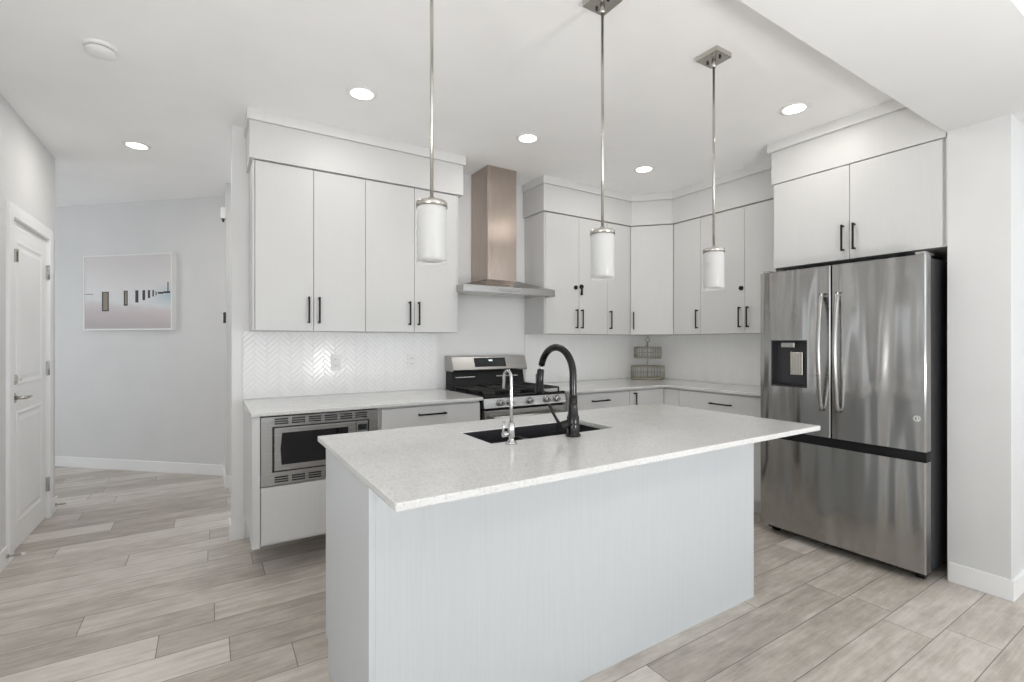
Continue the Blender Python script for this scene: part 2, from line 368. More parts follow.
for u0, u1, v0, v1 in ((.21, .29, .25, .51), (.46, .505, .32, .52), (.59, .625, .36, .52), (.67, .70, .39, .52), (.73, .755, .415, .52), (.78, .797, .435, .52), (.815, .827, .45, .50), (.84, .90, .468, .492), (.90, .975, .475, .50), (.945, .957, .49, .62), (0.015, .11, .478, .484)): pr(u0, u1, v0, v1, 1, .0006)
pr(.225, .277, .265, .50, 2, .0010); pr(.475, .495, .34, .51, 2, .0010)
for f in bm.faces:
    for l in f.loops: l[uv].uv = (l.vert.co.x / W_, (l.vert.co.z - pz0) / H_)
bmesh.ops.transform(bm, matrix=MW, verts=bm.verts); bmesh.ops.recalc_face_normals(bm, faces=bm.faces); obj('canvas', bm, ['art', 'post', 'post2'], pic)
t = thing('motion_sensor', 'small white wall sensor high on the hallway wall end beside the opening', 'sensor', (.13, 4.99, 2.42))
obj('housing', B(.088, .130, 4.96, 5.02, 2.385, 2.485, r=.006), 'white', t); bm = BM(); cyl(bm, (.108, 4.985, 2.385), (.108, 4.985, 2.355), .014, .006); obj('sensor_eye', bm, 'plast', t)
t = thing('thermostat', 'small dark-rimmed thermostat at shoulder height on the hallway wall end', 'thermostat', (.13, 4.99, 1.5))
obj('rim', B(.108, .130, 4.965, 5.035, 1.46, 1.555, r=.006), 'plast', t); obj('face', B(.103, .109, 4.975, 5.025, 1.478, 1.537, r=.002), 'white', t)

# ---------------------------------------------------------------- cabinets
YW -= .004; XW -= .004          # furniture stands just clear of the plaster
def pull(name, p, axis, length, out, par, m='black'):
    """bar pull: p centre on the door face, axis unit vector, out unit vector away from the door"""
    p, a, o_ = Vector(p), Vector(axis), Vector(out); bm = BM(); s = a.cross(o_)
    def blk(c, la, lo, ls):
        t = BM(); bmesh.ops.create_cube(t, size=1)
        for v in t.verts: q = v.co.copy(); v.co = c + a * q.x * la + o_ * q.y * lo + s * q.z * ls
        bmesh.ops.recalc_face_normals(t, faces=t.faces); bmesh.ops.bevel(t, geom=t.edges[:], offset=.0015, segments=1, affect='EDGES'); merge(bm, t)
    blk(p + o_ * .029, length, .009, .011)
    for e in (-1, 1): blk(p + o_ * .0125 + a * e * (length / 2 - .008), .011, .025, .011)
    return obj(name, bm, m, par)
DT, G = .019, .0016
UZ0, UZ1, UZ2, YU = 1.362, 2.405, 2.634, 3.317
UV = (0, 0, 1)
def upper_back(x0, x1, splits, handles, label, side=False):
    t = thing('wall_cabinet', label, 'cabinet', ((x0 + x1) / 2, YW, UZ0), 'white slab-door wall cabinets')
    bm = BM(); bx(bm, x0 + .0008, x1 - .0008, YU + DT + .002, YW, UZ0, UZ1 - .001, 0); obj('body', bm, 'cab', t)
    ds = [x0] + splits + [x1]
    for k, (a, b) in enumerate(zip(ds, ds[1:])):
        d = obj('door', B(a + G, b - G, YU, YU + DT, UZ0 + .001, UZ1 - .004, r=.0012), 'cab', t)
        pull('handle', (handles[k], YU, 1.496), UV, .17, (0, -1, 0), d)
    return t
cA = upper_back(.237, .906, [.574], [.543, .606], 'white two-door wall cabinet at the hallway end, above the microwave')
obj('side_panel', B(.225, .236, YU + .004, YW, UZ0, UZ1 - .001, r=.001), 'cab', cA)
cB = upper_back(.906, 1.594, [1.257], [1.217, 1.285], 'white two-door wall cabinet just left of the range hood, behind the nearest hanging pendant')
obj('side_panel', B(1.595, 1.606, YU + .004, YW, UZ0, UZ1 - .001, r=.001), 'cab', cB)
cC = upper_back(2.425, 3.141, [2.797], [2.760, 2.822], 'white two-door wall cabinet just right of the range hood, with black child locks')
obj('side_panel', B(2.413, 2.424, YU + .004, YW, UZ0, UZ1 - .001, r=.001), 'cab', cC)
cD = upper_back(3.141, 3.438, [], [3.169], 'narrow single-door white wall cabinet left of the diagonal corner cabinet')
def dot(p, out, par, long=False):
    bm = BM(); p = Vector(p); o_ = Vector(out); cyl(bm, p, p + o_ * .012, .018 if not long else .020, n=20)
    if long: tube(bm, [p + o_ * .008, p + o_ * .012 + Vector((0, 0, -.03)), p + o_ * .008 + Vector((0, 0, -.075))], [.009, .009, .012], 10)
    obj('child_lock', bm, 'black', par)
dot((2.756, YU, 1.775), (0, -1, 0), cC); dot((2.822, YU, 1.785), (0, -1, 0), cC, True)
# diagonal corner cabinet
XU, YD = 3.7115, 3.031
t = thing('corner_wall_cabinet', 'white diagonal single-door wall cabinet in the kitchen corner', 'cabinet', (3.8, 3.45, UZ0), 'white slab-door wall cabinets')
P0, P1 = Vector((3.440, YU)), Vector((XU, YD + .002)); dd = (P1 - P0).normalized(); dn = Vector((-dd.y, dd.x))
if dn.y < 0: dn = -dn
bm = BM(); q0 = P0 + dn * (DT + .002); q1 = P1 + dn * (DT + .002)
prism(bm, [(3.440, q0.y + .005), (q0.x + .003, q0.y), (q1.x, q1.y + .002), (XW, YD + .002), (XW, YW), (3.440, YW)], UZ0, UZ1 - .001); obj('body', bm, 'cab', t)
bm = BM(); a = P0 + dd * G; b = P1 - dd * G
prism(bm, [(a.x, a.y), (b.x, b.y), (b.x + dn.x * DT, b.y + dn.y * DT), (a.x + dn.x * DT, a.y + dn.y * DT)], UZ0 + .001, UZ1 - .004, r=.0012); d = obj('door', bm, 'cab', t)
hp = P0 + dd * .03; pull('handle', (hp.x, hp.y, 1.496), UV, .17, (-dn.x, -dn.y, 0), d)
def upper_right(y0, y1, splits, handles, label):
    t = thing('wall_cabinet', label, 'cabinet', (XW, (y0 + y1) / 2, UZ0), 'white slab-door wall cabinets')
    obj('body', B(XU + DT + .002, XW, y0 + .0008, y1 - .0008, UZ0, UZ1 - .001), 'cab', t)
    ds = [y0] + splits + [y1]
    for k, (a, b) in enumerate(zip(ds, ds[1:])):
        d = obj('door', B(XU, XU + DT, a + G, b - G, UZ0 + .001, UZ1 - .004, r=.0012), 'cab', t)
        pull('handle', (XU, handles[k], 1.496), UV, .17, (-1, 0, 0), d)
    return t
upper_right(2.736, YD, [], [2.766], 'narrow single-door white wall cabinet on the right wall beside the diagonal corner cabinet')
cG = upper_right(1.92, 2.736, [2.319], [2.286, 2.356], 'white two-door wall cabinet next to the refrigerator, with one round black lock')
dot((XU, 2.346, 1.735), (-1, 0, 0), cG)
# refrigerator cabinet
XF, FY0, FY1, KZ = 3.39, .958, 1.898, 1.811
t = thing('refrigerator_cabinet', 'deep white two-door cabinet mounted over the refrigerator', 'cabinet', (XW, 1.43, KZ), 'white slab-door wall cabinets')
obj('body', B(XF + DT + .002, XW, FY0 + .001, FY1 - .001, KZ + .002, UZ1 - .001), 'cab', t)
for a, b, hy in ((FY0 + .012, 1.421, 1.392), (1.421, FY1, 1.455)):
    d = obj('door', B(XF, XF + DT, a + G, b - G, KZ, UZ1 - .004, r=.0012), 'cab', t); pull('handle', (XF, hy, 1.945), UV, .165, (-1, 0, 0), d)
obj('side_panel', B(XF + .005, XW, .9515, .957, KZ, UZ1 - .001), 'cab', t)
obj('gable_panel', B(XF + .03, XW, 1.900, 1.918, 0, UZ1 - .001), 'cab', t)
# fascia boards above the cabinets, and crown boards up to the ceiling
bm = BM(); bx(bm, .207, 1.640, YU - .018, YW, UZ1 + .002, UZ2, .001); struct('trim_3', bm, 'cab')
bm = BM(); bx(bm, .194, 1.655, YU - .034, YW, UZ2 + .001, ZC, .001); struct('trim_4', bm, 'crown')
def corner_poly(o):
    pa_, pb_ = Vector((3.440, YU)) - Vector((dn.x, dn.y)) * o, Vector((XU, YD)) - Vector((dn.x, dn.y)) * o
    # intersect offset diagonal with offset fronts
    k = (YU - o - pa_.y) / dd.y; i0 = pa_ + dd * k; k = (XU - o - pa_.x) / dd.x; i1 = pa_ + dd * k
    return i0, i1
for n_, o_, z0, z1, m_, lx in ((5, .018, UZ1 + .002, UZ2, 'cab', 2.395), (6, .034, UZ2 + .001, ZC, 'crown', 2.382)):
    i0, i1 = corner_poly(o_); bm = BM()
    prism(bm, [(lx, YU - o_), (i0.x, i0.y), (i1.x, i1.y), (XU - o_, 1.916), (XW, 1.916), (XW, YW), (lx, YW)], z0, z1, r=.0008); struct('trim_%d' % n_, bm, m_)
struct('trim_7', B(XF - .004, XW, .956, 1.914, UZ1 + .002, UZ2, r=.001), 'cab'); struct('trim_8', B(XF - .026, XW, .956, 1.932, UZ2 + .001, ZC, r=.001), 'crown')

# ---- base cabinets
CZ, CT, YC, XC = .914, .021, 2.876, 3.398
def base_back(x0, x1, label, zb=.11, fronts=(), hl='', ends=()):
    t = thing('base_cabinet', label, 'cabinet', ((x0 + x1) / 2, YW, 0), 'white base cabinets')
    bm = BM(); bx(bm, x0 + .0008, x1 - .0008, YC + .045, YW - .001, zb, CZ - CT - .001); obj('body', bm, 'cab', t)
    obj('toe_kick', B(x0 + (.002 if zb < .15 else .05), x1 - .002, YC + (.10 if zb < .15 else .56), YW, 0, zb), 'cab', t)
    return t
FY = YC + .024          # base door face
# microwave cabinet
t = base_back(.194, .884, 'white base cabinet at the hallway end holding the built-in microwave, blank panel below it', .185)
for c in list(COL.objects):
    if c.parent == t and c.name.startswith('body'): bpy.data.objects.remove(c)
bm = BM(); bx(bm, .232, .866, YC + .045, YW - .03, .185, .505); bx(bm, .194, .232, FY - .004, YW, .185, CZ - CT - .001, .001); bx(bm, .866, .883, FY + .02, YW, .185, CZ - CT - .001); bx(bm, .232, .866, YW - .03, YW, .185, CZ - CT - .001)
obj('body', bm, 'cab', t)
obj('drawer', B(.236, .880, FY, FY + DT, .20, .505, r=.0012), 'cab', t, label='blank drawer front under the microwave')
t = base_back(.886, 1.572, 'white base cabinet with one wide drawer between the microwave and the gas range')
d = obj('drawer', B(.890, 1.568, FY, FY + DT, .735, .878, r=.0012), 'cab', t); pull('handle', (1.216, FY, .830), (1, 0, 0), .19, (0, -1, 0), d)
for a, b, h in ((.890, 1.228, 1.19), (1.230, 1.568, 1.27)):
    d = obj('door', B(a, b, FY, FY + DT, .115, .731, r=.0012), 'cab', t); pull('handle', (h, FY, .60), UV, .17, (0, -1, 0), d)
t = base_back(2.352, 3.000, 'white base cabinet with one wide drawer just right of the gas range')
d = obj('drawer', B(2.356, 2.997, FY, FY + DT, .735, .878, r=.0012), 'cab', t); pull('handle', (2.662, FY, .821), (1, 0, 0), .18, (0, -1, 0), d)
d = obj('drawer', B(2.356, 2.997, FY, FY + DT, .425, .731, r=.0012), 'cab', t); pull('handle', (2.662, FY, .65), (1, 0, 0), .18, (0, -1, 0), d)
d = obj('drawer', B(2.356, 2.997, FY, FY + DT, .115, .421, r=.0012), 'cab', t); pull('handle', (2.662, FY, .34), (1, 0, 0), .18, (0, -1, 0), d)
XD = XC + .024
t = thing('corner_base_cabinet', 'white corner base cabinet with a narrow door, under the wire basket stand', 'cabinet', (3.7, 3.3, 0), 'white base cabinets')
bm = BM(); prism(bm, [(3.002, YC + .045), (XD + .021, YC + .045), (XD + .021, 2.737), (XW - .001, 2.737), (XW - .001, YW - .001), (3.002, YW - .001)], .11, CZ - CT - .001); obj('body', bm, 'cab', t)
bm = BM(); prism(bm, [(3.004, YC + .10), (XD + .09, YC + .10), (XD + .09, 2.739), (XW, 2.739), (XW, YW), (3.004, YW)], 0, .11); obj('toe_kick', bm, 'cab', t)
d = obj('door', B(3.003, XD - .002, FY, FY + DT, .115, .878, r=.0012), 'cab', t); pull('handle', (3.051, FY, .78), UV, .17, (0, -1, 0), d)
bm = B(XD, XD + DT, 2.738, FY - .001, .115, .878, r=.0012); obj('blank_panel', bm, 'cab', t)
t = thing('base_cabinet', 'white base cabinet with one wide drawer on the right wall beside the refrigerator', 'cabinet', (XW, 2.3, 0), 'white base cabinets')
obj('body', B(XD + .021, XW, 1.920, 2.735, .11, CZ - CT - .001), 'cab', t); obj('toe_kick', B(XD + .09, XW, 1.922, 2.733, 0, .11), 'cab', t)
d = obj('drawer', B(XD, XD + DT, 1.935, 2.733, .735, .878, r=.0012), 'cab', t); pull('handle', (XD, 2.334, .80), (0, 1, 0), .19, (-1, 0, 0), d)
for a, b, h in ((1.935, 2.333, 2.29), (2.336, 2.733, 2.38)):
    d = obj('door', B(XD, XD + DT, a, b, .115, .731, r=.0012), 'cab', t); pull('handle', (XD, h, .60), UV, .17, (-1, 0, 0), d)
# worktops
bm = BM(); bx(bm, .188, 1.582, YC, YW, CZ - CT, CZ, .003)
obj('worktop', bm, 'qtz', label='white quartz worktop over the microwave, left of the gas range', cat='worktop')
bm = BM(); prism(bm, [(2.346, YC), (XC - .05, YC), (XC - .016, YC - .016), (XC, YC - .05), (XC, 1.920), (XW, 1.920), (XW, YW), (2.346, YW)], CZ - CT, CZ, r=.003)
obj('worktop', bm, 'qtz', label='L-shaped white quartz worktop running round the corner from the range to the refrigerator', cat='worktop')
# herringbone tile
def herring(a0, a1, z0, z1):
    """tiles in the plane (a, z), standing out along +y from 0"""
    L, Wt, gr, th = .1035, .0259, .0011, .005
    bm = BM(); c, s = math.cos(math.pi / 4), math.sin(math.pi / 4); rr = random.Random(3)
    def tile(x0, x1, y0, y1):
        pts = []
        for x, y in ((x0 + gr, y0 + gr), (x1 - gr, y0 + gr), (x1 - gr, y1 - gr), (x0 + gr, y1 - gr)): pts.append((x, y))
        R = lambda p: (a0 + (p[0] - p[1]) * c, z0 + (p[0] + p[1]) * s)
        cs = [R(p) for p in pts]
        if max(q[0] for q in cs) < a0 or min(q[0] for q in cs) > a1 or max(q[1] for q in cs) < z0 or min(q[1] for q in cs) > z1: return
        b = .0022; ins = [R((x + (b if x < (x0 + x1) / 2 else -b), y + (b if y < (y0 + y1) / 2 else -b))) for x, y in pts]
        k1, k2 = rr.uniform(-.006, .006), rr.uniform(-.006, .006); cx = sum(q[0] for q in cs) / 4; cz = sum(q[1] for q in cs) / 4
        lo = [bm.verts.new((x, 0, z)) for x, z in cs]; mid = [bm.verts.new((x, th * .65, z)) for x, z in cs]
        hi = [bm.verts.new((x, th + k1 * (x - cx) + k2 * (z - cz), z)) for x, z in ins]
        bm.faces.new(hi)
        for k in range(4):
            bm.faces.new((lo[k], lo[(k + 1) % 4], mid[(k + 1) % 4], mid[k])); bm.faces.new((mid[k], mid[(k + 1) % 4], hi[(k + 1) % 4], hi[k]))
    # lattice (W,W) and (L,-L)
    nk = int((z1 - z0) / (Wt * 1.414)) + 8; nj = int((a1 - a0) / (L * 1.414)) + 3
    for j in range(-2, nj):
        for k in range(-6, nk):
            ox, oy = k * Wt + j * L, k * Wt - j * L
            tile(ox, ox + L, oy, oy + Wt); tile(ox + L, ox + L + Wt, oy + Wt - L, oy + Wt)
    for co_, no in (((a0, 0, 0), (-1, 0, 0)), ((a1, 0, 0), (1, 0, 0)), ((0, 0, z0), (0, 0, -1)), ((0, 0, z1), (0, 0, 1))):
        bmesh.ops.bisect_plane(bm, geom=bm.verts[:] + bm.edges[:] + bm.faces[:], plane_co=co_, plane_no=no, clear_outer=True)
    bx(bm, a0, a1, -.004, .0024, z0, z1, mi=1)
    return bm
TZ0, TZ1 = CZ + .001, UZ0 - .001
for a0, a1, lab in ((.190, 1.56, 'glossy white herringbone tile backsplash above the microwave counter'), (2.413, XW - .008, 'white herringbone tile backsplash right of the gas range')):
    bm = herring(a0, a1, TZ0, TZ1)
    for v in bm.verts: v.co.y = YW - .004 - v.co.y
    bmesh.ops.recalc_face_normals(bm, faces=bm.faces); obj('backsplash', bm, ['tile', 'grout'], label=lab, cat='backsplash')
bm = herring(1.920, YW - .010, TZ0, TZ1)
for v in bm.verts: v.co = Vector((XW - .004 - v.co.y, v.co.x, v.co.z))
bmesh.ops.recalc_face_normals(bm, faces=bm.faces); obj('backsplash', bm, ['tile', 'grout'], label='white herringbone tile backsplash on the right wall beside the refrigerator', cat='backsplash')
# outlets
def outlet(x, lab):
    t = thing('wall_outlet', lab, 'outlet', (x, YW - .009, 1.143), 'outlets on the tile backsplash'); y = YW - .0094
    obj('cover_plate', B(x - .036, x + .036, y - .006, y, 1.086, 1.2, r=.002), 'white', t)
    for dz in (-.022, .022):
        bm = BM(); bx(bm, x - .017, x + .017, y - .009, y - .006, 1.143 + dz - .015, 1.143 + dz + .015, .001)
        for e in (-.006, .006): bx(bm, x + e - .001, x + e + .001, y - .0094, y - .009, 1.143 + dz - .005, 1.143 + dz + .006, mi=1)
        obj('socket', bm, ['white', 'plast'], t)
outlet(.775, 'white double outlet on the herringbone tile, the one nearer the hallway'); outlet(1.347, 'white double outlet on the herringbone tile, the one nearer the gas range')

# ---------------------------------------------------------------- microwave
t = thing('microwave', 'stainless built-in microwave with slotted trim and dark window under the counter', 'microwave', (.55, 2.9, .51))
yf = FY - .006
def slotted(bm, x0, x1, z0, z1, slots):
    xs = sorted({x0, x1, *[s[0] for s in slots], *[s[1] for s in slots]}); zs = sorted({z0, z1, *[s[2] for s in slots], *[s[3] for s in slots]})
    skip = [(i, j) for i in range(len(xs) - 1) for j in range(len(zs) - 1) if any(s[0] <= xs[i] < s[1] - 1e-6 and s[2] <= zs[j] < s[3] - 1e-6 for s in slots)]
    tt = BM(); grid_slab(tt, xs, zs, yf, yf + .014, skip)
    for v in tt.verts: a_, z_, p_ = v.co; v.co = Vector((a_, p_, z_))
    bmesh.ops.recalc_face_normals(tt, faces=tt.faces); merge(bm, tt)
mx0, mx1, mz0, mz1 = .236, .864, .512, .8835
sl = []
for row in (.526, .842):
    for c_ in range(6):
        xa = .302 + c_ * .086
        for k in range(3): sl.append((round(xa, 4), round(xa + .068, 4), round(row + k * .0125, 4), round(row + k * .0125 + .0075, 4)))
sl.append((.290, .812, .583, .830))
bm = BM(); slotted(bm, mx0, mx1, mz0, mz1, sl); obj('trim_frame', bm, 'steel2', t)
obj('casing', B(.25, .855, yf + .016, yf + .42, .52, .878), 'plast', t)
d = obj('door', B(.300, .735, yf - .008, yf + .014, .590, .823, r=.003), 'steel2', t)
bm = BM(); pts = []
for a_, b_ in ((.335, .622), (.330, .71), (.338, .795), (.688, .797), (.688, .622)): pts.append((a_, b_))
tt = BM(); prism(tt, pts, yf - .0105, yf - .008)
for v in tt.verts: v.co = Vector((v.co.x, v.co.z, v.co.y))
bmesh.ops.recalc_face_normals(tt, faces=tt.faces); merge(bm, tt); obj('window', bm, 'gloss', d)
cp_ = obj('control_panel', B(.738, .802, yf - .008, yf + .014, .590, .823, r=.002), 'steel2', t)
obj('display', B(.745, .796, yf - .0095, yf - .008, .770, .805), 'disp', cp_)
bm = BM()
for r_ in range(5):
    for c_ in range(3): bx(bm, .747 + c_ * .017, .760 + c_ * .017, yf - .0095, yf - .008, .735 - r_ * .027, .750 - r_ * .027, .001)
obj('keypad', bm, 'mark', cp_)

# ---------------------------------------------------------------- gas range
RX0, RX1, RYF, RYB = 1.603, 2.325, 2.915, 3.465
t = thing('gas_range', 'stainless and black freestanding gas range under the hood', 'range', ((RX0 + RX1) / 2, 3.2, 0))
bm = BM(); bx(bm, RX0, RX1, RYF + .03, YW - .02, .09, .893, .003); obj('body', bm, 'black', t)
bm = BM(); bx(bm, RX0 - .002, RX1 + .002, RYF + .01, RYB + .01, .893, .915, .006); obj('cooktop', bm, 'gloss', t)
bm = BM(); prism(bm, [(RYB, .905), (RYB + .03, 1.055), (YW - .012, 1.06), (YW - .012, .905)], RX0 + .032, RX1 - .012)
for v in bm.verts: v.co = Vector((v.co.z, v.co.x, v.co.y))
bmesh.ops.recalc_face_normals(bm, faces=bm.faces); obj('rear_guard', bm, 'black', t)
bm = BM(); prism(bm, [(RYB - .012, 1.055), (RYB - .022, 1.068), (RYB + .015, 1.172), (RYB + .035, 1.178), (YW - .014, 1.178), (YW - .014, 1.055)], RX0 + .022, RX1, r=.003)
for v in bm.verts: v.co = Vector((v.co.z, v.co.x, v.co.y))
bmesh.ops.recalc_face_normals(bm, faces=bm.faces); bg_ = obj('backguard', bm, 'steel2', t)
def slant(x0, x1, k0, k1, d):   # plate on the slanted face
    q0, q1 = Vector((RYB - .022, 1.068)), Vector((RYB + .015, 1.172)); dv = q1 - q0; nn = Vector((-dv.y, dv.x)).normalized() * d
    a_, b_ = q0 + dv * k0, q0 + dv * k1
    bm = BM(); prism(bm, [(a_.x, a_.y), (b_.x, b_.y), (b_.x + nn.x, b_.y + nn.y), (a_.x + nn.x, a_.y + nn.y)], x0, x1)
    for v in bm.verts: v.co = Vector((v.co.z, v.co.x, v.co.y))
    bmesh.ops.recalc_face_normals(bm, faces=bm.faces); return bm
dsp = obj('control_display', slant(1.822, 2.115, .2, .88, .003), 'disp', bg_); obj('clock_digits', slant(1.955, 1.99, .62, .74, .004), 'lit', dsp)
obj('vent_strip', B(RX0 + .05, RX0 + .22, RYB - .004, RYB + .006, 1.005, 1.013), 'steel2', t); obj('vent_strip', B(RX1 - .30, RX1 - .09, RYB - .004, RYB + .006, 1.005, 1.013), 'steel2', t)
bm = BM(); prism(bm, [(RYF - .008, .828), (RYF, .895), (RYF + .04, .897), (RYF + .04, .828)], RX0 + .002, RX1 - .002, r=.002)
for v in bm.verts: v.co = Vector((v.co.z, v.co.x, v.co.y))
bmesh.ops.recalc_face_normals(bm, faces=bm.faces); obj('control_panel', bm, 'steel2', t)
for u in (1.735, 1.815, 1.985, 2.135, 2.228):
    bm = BM(); cyl(bm, (u, RYF - .004, .863), (u, RYF - .012, .863), .026); cyl(bm, (u, RYF - .012, .863), (u, RYF - .040, .861), .020, .017); bx(bm, u - .004, u + .004, RYF - .046, RYF - .036, .846, .880, .002)
    obj('knob', bm, 'chrome', t)
od = obj('oven_door', B(RX0 + .004, RX1 - .004, RYF - .012, RYF + .03, .245, .812, r=.004), 'steel2', t)
obj('oven_window', B(RX0 + .09, RX1 - .09, RYF - .015, RYF - .012, .36, .66), 'gloss', od)
bm = BM(); cyl(bm, (RX0 + .05, RYF - .06, .765), (RX1 - .05, RYF - .06, .765), .013)
for x in (RX0 + .07, RX1 - .07): cyl(bm, (x, RYF - .06, .765), (x, RYF - .012, .765), .010)
obj('oven_handle', bm, 'steel2', od)
obj('storage_drawer', B(RX0 + .004, RX1 - .004, RYF - .012, RYF + .03, .095, .235, r=.004), 'steel2', t)
for k in range(3):   # cast iron grates
    a_ = RX0 + .03 + k * .222; b_ = a_ + .216; bm = BM(); z = .942
    for y in (RYF + .05, RYB - .035): tube(bm, [(a_, y, z), (b_, y, z)], .007, 6)
    for x in (a_, b_): tube(bm, [(x, RYF + .05, z), (x, RYB - .035, z)], .007, 6)
    for yc in (RYF + .16, RYB - .15):
        tube(bm, [(a_, yc, z), (b_, yc, z)], .006, 6)
    xm = (a_ + b_) / 2; tube(bm, [(xm, RYF + .05, z), (xm, RYB - .035, z)], .006, 6)
    for yc in (RYF + .24, RYF + .31): tube(bm, [(a_, yc, z), (b_, yc, z)], .006, 6)
    for x in (a_, b_):
        for y in (RYF + .05, RYB - .035): cyl(bm, (x, y, .914), (x, y, z), .007, n=8)
    obj('grate', bm, 'iron', t)
    for yc in (RYF + .16, RYB - .15):
        if k == 1 and yc > 3.2: continue
        bm = BM(); lathe(bm, [(0, .932), (.03, .932), (.034, .926), (.034, .922), (.044, .920), (.046, .915)], (xm, yc, 0), 20); obj('burner', bm, 'iron', t)
for x in (RX0 + .05, RX1 - .05):
    for y in (RYF + .06, YW - .08): bm = BM(); cyl(bm, (x, y, 0), (x, y, .09), .018); obj('foot', bm, 'black', t)

# ---------------------------------------------------------------- range hood
t = thing('range_hood', 'stainless chimney range hood mounted over the gas range', 'range hood', (2.008, YW, 1.667))
obj('chimney', B(1.872, 2.145, 3.335, YW, 1.765, ZC - .001, r=.002), 'hood', t)
bm = BM(); x0, x1, y0, zz = 1.592, 2.44, 3.2, 1.722
lo = [(x0, y0, zz), (x1, y0, zz), (x1, YW, zz), (x0, YW, zz)]; hi = [(1.866, 3.329, 1.79), (2.151, 3.329, 1.79), (2.151, YW, 1.79), (1.866, YW, 1.79)]
lo = [bm.verts.new(p) for p in lo]; hi = [bm.verts.new(p) for p in hi]
bm.faces.new(lo[::-1]); bm.faces.new(hi)
for k in range(4): bm.faces.new((lo[k], lo[(k + 1) % 4], hi[(k + 1) % 4], hi[k]))
bmesh.ops.recalc_face_normals(bm, faces=bm.faces); bmesh.ops.bevel(bm, geom=[e for e in bm.edges], offset=.002, segments=1, affect='EDGES'); obj('canopy', bm, 'steel2', t)
bm = BM(); bx(bm, x0, x1, y0, y0 + .02, 1.668, zz - .001, .002); bx(bm, x0, x0 + .015, y0 + .02, YW, 1.668, zz - .001, .001); bx(bm, x1 - .015, x1, y0 + .02, YW, 1.668, zz - .001, .001); obj('canopy_rim', bm, 'steel2', t)
obj('control_strip', B(1.90, 2.10, y0 - .002, y0, 1.683, 1.706), 'mark', t)
for k in range(2): obj('filter', B(x0 + .03 + k * .41, x0 + .42 + k * .41, y0 + .04, YW - .03, 1.680, 1.690, r=.002), 'nickel', t)

# ---------------------------------------------------------------- kitchen island
IX0, IX1, IY0, IY1 = .368, 2.330, 1.092, 2.045
BX0, BX1, BY0, BY1 = .395, 2.335, 1.410, 2.020
isl = thing('kitchen_island', 'large white woodgrain kitchen island standing in the middle of the floor', 'island', (1.35, 1.7, 0))
ZI = CZ - CT - .001
obj('back_panel', B(BX0 + .019, 2.316, BY0, BY0 + .019, 0, ZI, r=.001), 'isl', isl)
def side(x0, x1):
    bm = BM(); prism(bm, [(BY0, 0), (BY0, ZI), (BY1, ZI), (BY1, .125), (BY1 - .045, .125), (BY1 - .045, 0)], x0, x1)
    for v in bm.verts: v.co = Vector((v.co.z, v.co.x, v.co.y))
    bmesh.ops.recalc_face_normals(bm, faces=bm.faces); return bm
obj('end_panel', side(BX0, BX0 + .019), 'isl', isl); obj('end_panel', side(2.316, BX1), 'isl', isl)
bm = BM(); grid_slab(bm, [BX0 + .02, .84, 1.58, 2.315], [BY0 + .02, BY1 - .022], .125, ZI, [(1, 0)]); bx(bm, .84, 1.58, BY0 + .02, BY1 - .022, .125, .62); bx(bm, BX0 + .02, 2.315, BY0 + .02, BY1 - .06, .0, .124); obj('carcass', bm, 'cab', isl)
for a_, b_ in ((.417, .84), (.843, 1.21), (1.213, 1.58), (1.583, 2.313)):
    d = obj('door', B(a_, b_, BY1 - .021, BY1 - .002, .13, ZI - .003, r=.0012), 'cab', isl); pull('handle', (b_ - .03 if a_ != 1.213 else a_ + .03, BY1 - .002, .70), UV, .17, (0, 1, 0), d)
bm = BM(); SX0, SX1, SY0, SY1 = .888, 1.515, 1.552, 1.805
grid_slab(bm, [IX0, SX0, SX1, IX1], [IY0, SY0, SY1, IY1], CZ - CT, CZ, [(1, 1)])
o = obj('island_worktop', bm, 'qtz', label='speckled white quartz worktop on the island with a sink cut-out', cat='worktop')
mb = o.modifiers.new('edge', 'BEVEL'); mb.width = .003; mb.segments = 2; mb.limit_method = 'ANGLE'
# sink
t = thing('sink', 'black double-bowl sink set under the island worktop', 'sink', (1.2, 1.68, .70))
bm = BM(); z0, z1, e = .69, CZ - CT - .001, .012
grid_slab(bm, [SX0 - .02, SX0 + .004, 1.145, 1.175, SX1 - .004, SX1 + .02], [SY0 - .02, SY0 + .004, SY1 - .004, SY1 + .02], z0 + .012, z1 - .02, [(1, 1), (3, 1)])
bx(bm, SX0 - .02, SX1 + .02, SY0 - .02, SY1 + .02, z0, z0 + .0119)
grid_slab(bm, [SX0 - .02, SX0 + .002, SX1 - .002, SX1 + .02], [SY0 - .02, SY0 + .002, SY1 - .002, SY1 + .02], z1 - .0199, z1, [(1, 1)])
bx(bm, SX0 + .0005, SX0 + .004, SY0 + .0005, SY1 - .0005, z1, CZ - .003); bx(bm, SX0 + .004, SX1 - .12, SY1 - .004, SY1 - .0005, z1, CZ - .003)
obj('basin', bm, 'sink', t)
for x in (1.02, 1.34): bm = BM(); lathe(bm, [(0, .006), (.035, .006), (.04, .003), (.042, 0)], (x, 1.68, z0 + .012), 24); obj('drain', bm, 'chrome', t)
